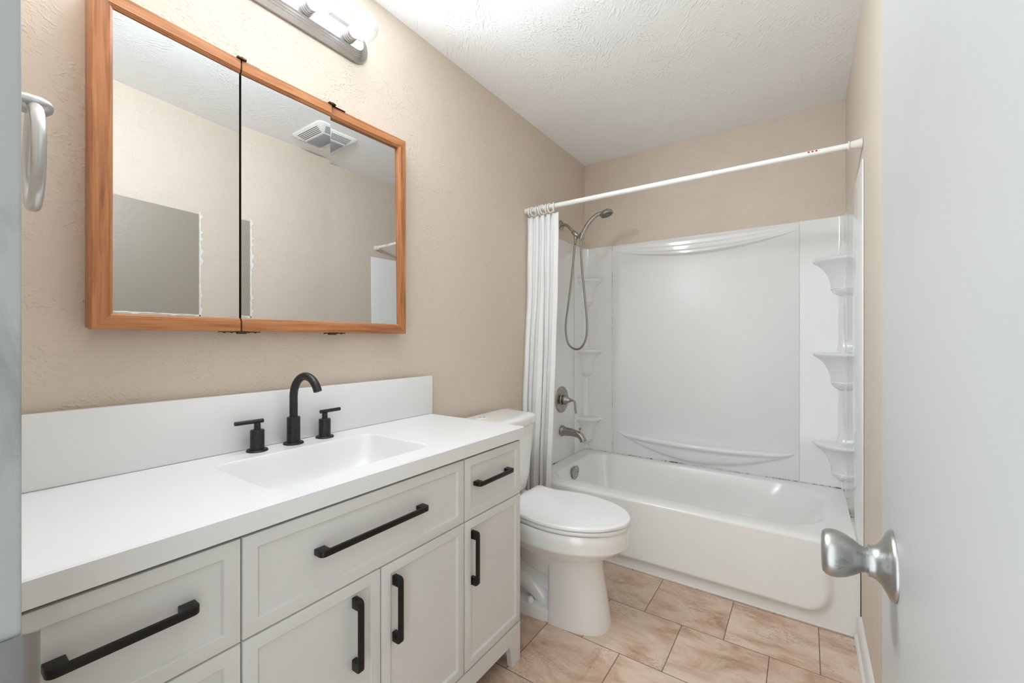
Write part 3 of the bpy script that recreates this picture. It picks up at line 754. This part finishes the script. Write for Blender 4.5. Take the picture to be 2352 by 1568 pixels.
def pull(par, y, z, L, vert=False):
    """bar pull: flat bar with rounded block ends standing off the front"""
    b = B(); so = 0.030; w = 0.013; end = 0.024; th = 0.0085
    # outline in (s, out) then extruded by w
    def seg(s0, s1, o0, o1, rl=0, rr=0):
        pts = []
        def cnr(cs, co, r, a0):
            if r == 0: pts.append((cs, co)); return
            for i in range(6):
                t = math.radians(a0 + 18 * i); pts.append((cs + r * math.cos(t), co + r * math.sin(t)))
        return pts
    hl = L / 2; r = 0.011
    pts = [(-hl, 0), (-hl, so - r)] + [(-hl + r - r * math.cos(PI / 2 * i / 5), so - r + r * math.sin(PI / 2 * i / 5)) for i in range(1, 6)]
    pts += [(hl - r + r * math.sin(PI / 2 * i / 5), so - r + r * math.cos(PI / 2 * i / 5)) for i in range(0, 6)] + [(hl, 0), (hl - end, 0), (hl - end, so - th), (-hl + end, so - th), (-hl + end, 0)]
    def place(s, o, k):
        xo = VX - 0.0070 + o
        return (xo, y + k, z + s) if vert else (xo, y + s, z + k)
    n = len(pts); bev = 0.0022
    v = []
    for k, g in ((-w / 2, 1), (w / 2, 1)): v += [place(s, o, k) for s, o in pts]
    # sides as three convex pieces each
    left = [0, 1, 2, 3, 4, 5, 6, n - 2, n - 1]
    mid = [6, 7, n - 3, n - 2]
    right = [7, 8, 9, 10, 11, 12, n - 5, n - 4, n - 3]
    f = [left, mid, right] + [[i + n for i in q][::-1] for q in (left, mid, right)] + [[i, (i + 1) % n, (i + 1) % n + n, i + n] for i in range(n)]
    b.add(v, f)
    bm = bmesh.new(); vv = [bm.verts.new(p) for p in b.v]
    for q in b.f: bm.faces.new([vv[i] for i in q])
    bmesh.ops.recalc_face_normals(bm, faces=bm.faces)
    ed = [e for e in bm.edges if e.is_manifold and e.calc_face_angle(0) > 0.9]
    bmesh.ops.bevel(bm, geom=ed, offset=0.0013, segments=2, profile=0.5, affect='EDGES')
    return obj('handle', B().bm(bm), 'black', par, 35)
ZD0, ZD1, ZL0, ZL1 = 0.6015, 0.7905, 0.142, 0.598
d = front(VY0, 0.363, ZD0, ZD1); pull(d, 0.205, 0.706, 0.178)
d = front(VY0, 0.363, 0.373, ZL1); pull(d, 0.205, 0.486, 0.178)
d = front(VY0, 0.363, ZL0, 0.3695); pull(d, 0.205, 0.256, 0.178)
d = front(0.3665, 0.983, ZD0, ZD1); pull(d, 0.664, 0.704, 0.312)
d = front(0.989, VY1, ZD0, ZD1); pull(d, 1.129, 0.704, 0.190)
d = front(0.3665, 0.6745, ZL0, ZL1, name='door'); pull(d, 0.606, 0.479, 0.166, True)
d = front(0.679, 0.983, ZL0, ZL1, name='door'); pull(d, 0.722, 0.478, 0.166, True)
d = front(0.989, VY1, ZL0, ZL1, name='door'); pull(d, 1.026, 0.478, 0.166, True)

ZC = 0.8395; CY1 = 1.306; CXF = 0.503
ct = thing('vanity_countertop', 'white countertop with integrated rectangular sink and backsplash', 'countertop', (CXF / 2, 0.69, ZC))
SX0, SX1, SY0, SY1 = 0.130, 0.427, 0.452, 0.914
cs = B(); e = 0.003
cs.loft([crect(0.028, CXF - 0.012, 0.062, CY1 - 0.004, 0.7985), crect(0.028, CXF, 0.062, CY1, 0.7985), crect(0.028, CXF, 0.062, CY1, ZC - e), crect(0.028, CXF - e, 0.062, CY1 - e, ZC), rrect(SX0 - 0.004, SX1 + 0.004, SY0 - 0.004, SY1 + 0.004, 0.036, ZC)], False, False)
obj('slab', cs, 'top', ct, 30)
bs = B()
def sk(i0, i1, j0, j1, r, z): return rrect(SX0 + i0, SX1 - i1, SY0 + j0, SY1 - j1, r, z)
bs.loft([sk(-0.004, -0.004, -0.004, -0.004, 0.036, ZC), sk(-0.001, -0.001, -0.001, -0.001, 0.034, ZC - 0.001), sk(0.001, 0.001, 0.001, 0.001, 0.033, ZC - 0.004), sk(0.006, 0.005, 0.007, 0.007, 0.034, ZC - 0.020),
         sk(0.018, 0.014, 0.022, 0.022, 0.040, ZC - 0.060), sk(0.026, 0.020, 0.034, 0.034, 0.045, ZC - 0.082), sk(0.036, 0.030, 0.048, 0.048, 0.05, ZC - 0.094), sk(0.055, 0.050, 0.075, 0.075, 0.05, ZC - 0.101), sk(0.10, 0.10, 0.16, 0.16, 0.03, ZC - 0.104)], False, True)
obj('basin', bs, 'top', ct, 50)
obj('sink_drain', B().lathe((0.265, 0.683, ZC - 0.1045), (0, 0, 1), [(0.022, 0), (0.022, 0.002), (0.018, 0.0025), (0.0, 0.003)], 28), 'blackf', ct, 40)
obj('backsplash', B().box((0.012, 0.064, ZC + 0.0015), (0.031, CY1 + 0.008, 1.0), 0.0015), 'top', ct)
obj('joint_line', B().box((0.030, 0.066, ZC - 0.0005), (0.0314, CY1 - 0.002, ZC + 0.0014)), 'seam', ct, 0)

# faucet set
fa = thing('faucet', 'black widespread faucet with gooseneck spout and two lever handles', 'faucet', (0.066, 0.693, ZC))
spb = B().lathe((0.066, 0.693, ZC), (0, 0, 1), [(0.0285, 0), (0.0285, 0.003), (0.0265, 0.0055), (0.0185, 0.0058), (0.0185, 0.079), (0.0178, 0.081), (0.0125, 0.0815)], 32)
obj('spout_base', spb, 'blackf', fa, 35)
R0 = 0.062; zc = 0.984
pth = [(0.066, 0.693, 0.918), (0.066, 0.693, 0.95)] + [(0.066 + R0 - R0 * math.cos(a), 0.693 + 0.006 * a / 3, zc + R0 * math.sin(a)) for a in [math.radians(x) for x in range(0, 168, 8)]]
obj('spout', B().tube(pth, 0.0115, 20), 'blackf', fa, 40)
for yy, sg in ((0.589, -1), (0.795, 1)):
    hb = B().lathe((0.066, yy, ZC), (0, 0, 1), [(0.0275, 0), (0.0275, 0.003), (0.0255, 0.0055), (0.0178, 0.0058), (0.0178, 0.058), (0.0165, 0.060), (0.0085, 0.0602), (0.0080, 0.080)], 32)
    h = obj('handle', hb, 'blackf', fa, 35)
    obj('lever', B().tube([(0.067, yy - sg * 0.016, 0.9235), (0.067, yy - sg * 0.0155, 0.9235), (0.062, yy + sg * 0.0565, 0.9235), (0.062, yy + sg * 0.057, 0.9235)], [0.0048, 0.0058, 0.0058, 0.0048], 18), 'blackf', h, 35)

# ================================================================ MEDICINE CABINET
MZ0, MZ1 = 1.177, 1.9365
MY = [0.244, 0.5573, 0.8348, 1.1553]
MX = 0.046; TH = 0.021
mc = thing('mirror_cabinet', 'oak framed three-door mirrored medicine cabinet above the sink', 'medicine cabinet', (0.0, 0.70, MZ0))
obj('cabinet_body', B().box((0.0005, MY[0] + 0.006, MZ0 + 0.004), (MX - TH - 0.001, MY[3] - 0.004, MZ1 - 0.004), 0.001), 'woodz', mc)
def prism(pts_a, pts_b): return B().loft([pts_a, pts_b])
RW = 0.028; BV = 0.0095   # flat face width and inner bevel width
def railprof(zo, s):
    # profile (x out from door back, z) for a rail whose outer edge is at zo, pointing inwards by s
    return [(0, zo), (TH - 0.0015, zo), (TH, zo + s * 0.0015), (TH, zo + s * RW), (TH - 0.002, zo + s * (RW + 0.0012)), (TH - 0.002, zo + s * (RW + 0.003)), (TH - 0.0045, zo + s * (RW + BV - 0.001)), (TH - 0.0075, zo + s * (RW + BV)), (0, zo + s * (RW + BV))]
def mdoor(ya, yb, left, right, ang, g0=0.0012, g1=0.0012, tilt=0.0):
    """door hung at its right edge and turned about it by ang; the glass may sit tilted in the frame"""
    y0, y1 = ya + g0, yb - g1
    px = MX - TH; m = RW + BV
    board = B().box((px, y0 + (0.004 if left else 0), MZ0 + 0.004), (px + 0.004, y1 - (0.004 if right else 0), MZ1 - 0.004))
    door = obj('mirror_door', board, 'dark', mc, 0)
    def L(x, y, z): return (px + x, y, z)
    for zo, s in ((MZ0, 1), (MZ1, -1)):
        P = railprof(zo, s)
        def end(y, mit, sgn):
            return [L(x, y + (sgn * abs(z - zo) if mit else 0), z) for x, z in P]
        obj('rail', B().loft([end(y0, left, 1), end(y1, right, -1)]), 'woody', door, 20)
    P = railprof(0, 1)
    for on, yo, s in ((left, y0, 1), (right, y1, -1)):
        if on: obj('stile', B().loft([[L(x, yo + s * q, MZ0 + q) for x, q in P], [L(x, yo + s * q, MZ1 - q) for x, q in P]]), 'woodz', door, 20)
    mi = B().box((px + TH - 0.012, y0 + (m - 0.003 if left else 0.0006), MZ0 + m - 0.003), (px + TH - 0.0075, y1 - (m - 0.003 if right else 0.0006), MZ1 - m + 0.003))
    mo = obj('mirror', mi, 'mirror', door, 0)
    mo.data.materials.append(MAT['dark'])
    for p in mo.data.polygons: p.material_index = 0 if p.normal.x > 0.9 else 1
    mo.rotation_euler = (0, tilt, 0)
    pv = Vector((px, y1, 0)) - Vector(mc.location)
    M = Matrix.Translation(pv) @ Matrix.Rotation(ang, 4, 'Z') @ Matrix.Translation(-pv)
    door.location = M.to_translation(); door.rotation_euler = (0, 0, ang)
    return door
mdoor(MY[0], MY[1], True, False, 0.074, g1=0.0045)
mdoor(MY[1], MY[2], False, False, -0.003, g0=0.0016, g1=0.0017)
mdoor(MY[2], MY[3], False, True, -0.024, g0=0.0017, tilt=-0.009)
def hinge(y, z, s, half):
    b = B()
    b.box((MX - 0.018, y - 0.052 if half else y - 0.020, z), (MX - 0.004, y + 0.052, z + s * 0.0022) if s > 0 else (MX - 0.004, y + 0.052, z - 0.0001)) if s > 0 else b.box((MX - 0.018, y - 0.052 if half else y - 0.020, z - 0.0022), (MX - 0.004, y + 0.052, z))
    b.lathe((MX + 0.001, y, z + (0.001 if s > 0 else -0.006)), (0, 0, 1), [(0.0045, 0), (0.0045, 0.005)], 14)
    b.box((MX - 0.008, y - 0.012, z + (0.0 if s > 0 else -0.0065)), (MX + 0.004, y + 0.012, z + (0.0065 if s > 0 else 0.0)), 0.0015)
    for dy in (-0.040, -0.022, 0.022, 0.040):
        if not half and dy < -0.03: continue
        b.lathe((MX - 0.010, y + dy, z), (0, 0, s), [(0.0035, 0.001), (0.0035, 0.003), (0.0018, 0.0042)], 10)
    return obj('pivot_hinge', b, 'bronze', mc, 30)
for y in (MY[1], MY[2]):
    hinge(y, MZ1 + 0.0002, 1, y < 0.6); hinge(y, MZ0 - 0.0002, -1, y < 0.6)

# ================================================================ VANITY LIGHT
LZ, LY0, LY1 = 2.2155, 0.357, 1.004
vl = thing('vanity_light', 'brushed nickel bar light with clear globe bulbs above the mirror', 'wall light', (0.0, (LY0 + LY1) / 2, LZ))
def stad(hw, g, x, k=14):
    """stadium outline with pointed-round ends, inset by g"""
    pts = []; hz = 0.0605 - g; r = hz; ya, yb = LY0 + g, LY1 - g
    for i in range(k + 1):
        t = -PI / 2 + PI * i / k; pts.append((x, yb - r + r * math.cos(t), LZ + hz * math.sin(t)))
    for i in range(k + 1):
        t = PI / 2 + PI * i / k; pts.append((x, ya + r + r * math.cos(t), LZ + hz * math.sin(t)))
    return pts
bp_ = B().loft([stad(0, 0, 0.0005), stad(0, 0, 0.006), stad(0, 0.0015, 0.0085), stad(0, 0.003, 0.009), stad(0, 0.018, 0.0145), stad(0, 0.019, 0.0175), stad(0, 0.024, 0.0195), stad(0, 0.025, 0.0225), stad(0, 0.030, 0.0245), stad(0, 0.031, 0.0275), stad(0, 0.034, 0.029)])
obj('backplate', bp_, 'nickel', vl, 22)
for y in (0.454, 0.605, 0.756, 0.907):
    so = B().lathe((0.0285, y, LZ), (1, 0, 0), [(0.0235, 0), (0.0235, 0.004), (0.0225, 0.0045), (0.0225, 0.012), (0.0215, 0.0125), (0.0215, 0.020), (0.0205, 0.0205), (0.0205, 0.030), (0.0195, 0.032)], 32)
    obj('socket', so, 'satin', vl, 30)
    prof = [(0.017, 0.030), (0.020, 0.036)]
    cx_, R_ = 0.0855, 0.0475
    for i in range(2, 25):
        a = PI - 0.42 - (PI - 0.42) * (i - 2) / 22
        prof.append((R_ * math.sin(a), cx_ + R_ * math.cos(a)))
    bu = obj('bulb', B().lathe((0.0285, y, LZ), (1, 0, 0), prof, 28, False, False), 'globe', vl, 60)
    gp = [(0.034 * math.sin(PI * 0.22 * (1 - i / 12)), 0.082 + 0.034 * math.cos(PI * 0.22 * (1 - i / 12))) for i in range(13)]
    obj('glow', B().lathe((0.0285, y, LZ), (1, 0, 0), gp, 16, False, False), 'glow', bu, 60)
    cp = [(0.012, 0.032), (0.015, 0.045), (0.024, 0.062)] + [(0.0338 * math.sin(PI * (0.62 - 0.40 * i / 10)), 0.082 + 0.0338 * math.cos(PI * (0.62 - 0.40 * i / 10))) for i in range(11)]
    obj('frosted_flank', B().lathe((0.0285, y, LZ), (1, 0, 0), cp, 24, True, False), 'flank', bu, 50)

# ================================================================ TOWEL RING
tr = thing('towel_ring', 'satin metal towel ring on the wall beside the door frame', 'towel ring', (0.44, YF, 1.485))
RX, RYc, RZ = 0.438, 0.120, 1.413
hb = B()
rings = []
for (y, hw, hz) in ((YF + 0.0005, 0.020, 0.010), (0.085, 0.021, 0.011), (0.110, 0.023, 0.0125), (0.122, 0.0225, 0.012), (0.130, 0.019, 0.009), (0.1345, 0.011, 0.005)):
    rings.append([(RX + hw * math.cos(2 * PI * i / 24), y, RZ + 0.0755 + hz * math.sin(2 * PI * i / 24)) for i in range(24)])
hb.loft(rings)
hb.lathe((RX, YF + 0.0003, RZ + 0.0755), (0, 1, 0), [(0.027, 0), (0.027, 0.006), (0.022, 0.010)], 28)
obj('holder', hb, 'satin', tr, 40)
obj('ring', B().torus((RX, RYc - 0.004, RZ), (0.06, 1, 0), 0.0675, 0.0078, 56, 16), 'satin', tr, 60)

# ================================================================ EXHAUST FAN ON THE CEILING
ef = thing('exhaust_fan', 'white ceiling exhaust fan with grey light lens, seen in the mirror', 'exhaust fan', (1.235, 1.527, H))
FY1 = 1.642
def fanring(g, z, r=0.03): return rrect(1.070 + g, 1.400 - g, 1.412 + g, FY1 - g, max(0.006, r - g * .3), z, 5)
obj('cover', B().loft([fanring(0, H - 0.0005), fanring(0.001, H - 0.006), fanring(0.010, H - 0.012), fanring(0.055, H - 0.034), fanring(0.075, H - 0.036)]), 'fan', ef, 30)
obj('lens', B().box((1.142, 1.480, H - 0.040), (1.328, 1.574, H - 0.0355), 0.002), 'lens', ef)
sl = B()
for k in range(5):
    g = 0.018 + 0.0085 * k; zz = H - 0.012 - (0.022) * (g - 0.010) / 0.045
    for (x0, x1, y) in ((1.12 + g * .4, 1.35 - g * .4, 1.412 + g),):
        sl.box((x0, y - 0.0015, zz - 0.0012), (x1, y + 0.0015, zz + 0.002))
    for (y0, y1, x) in ((1.455 + g * .4, 1.60 - g * .4, 1.070 + g), (1.455 + g * .4, 1.60 - g * .4, 1.400 - g)):
        sl.box((x - 0.0015, y0, zz - 0.0012), (x + 0.0015, y1, zz + 0.002))
obj('vent_slots', sl, 'dark', ef, 0)
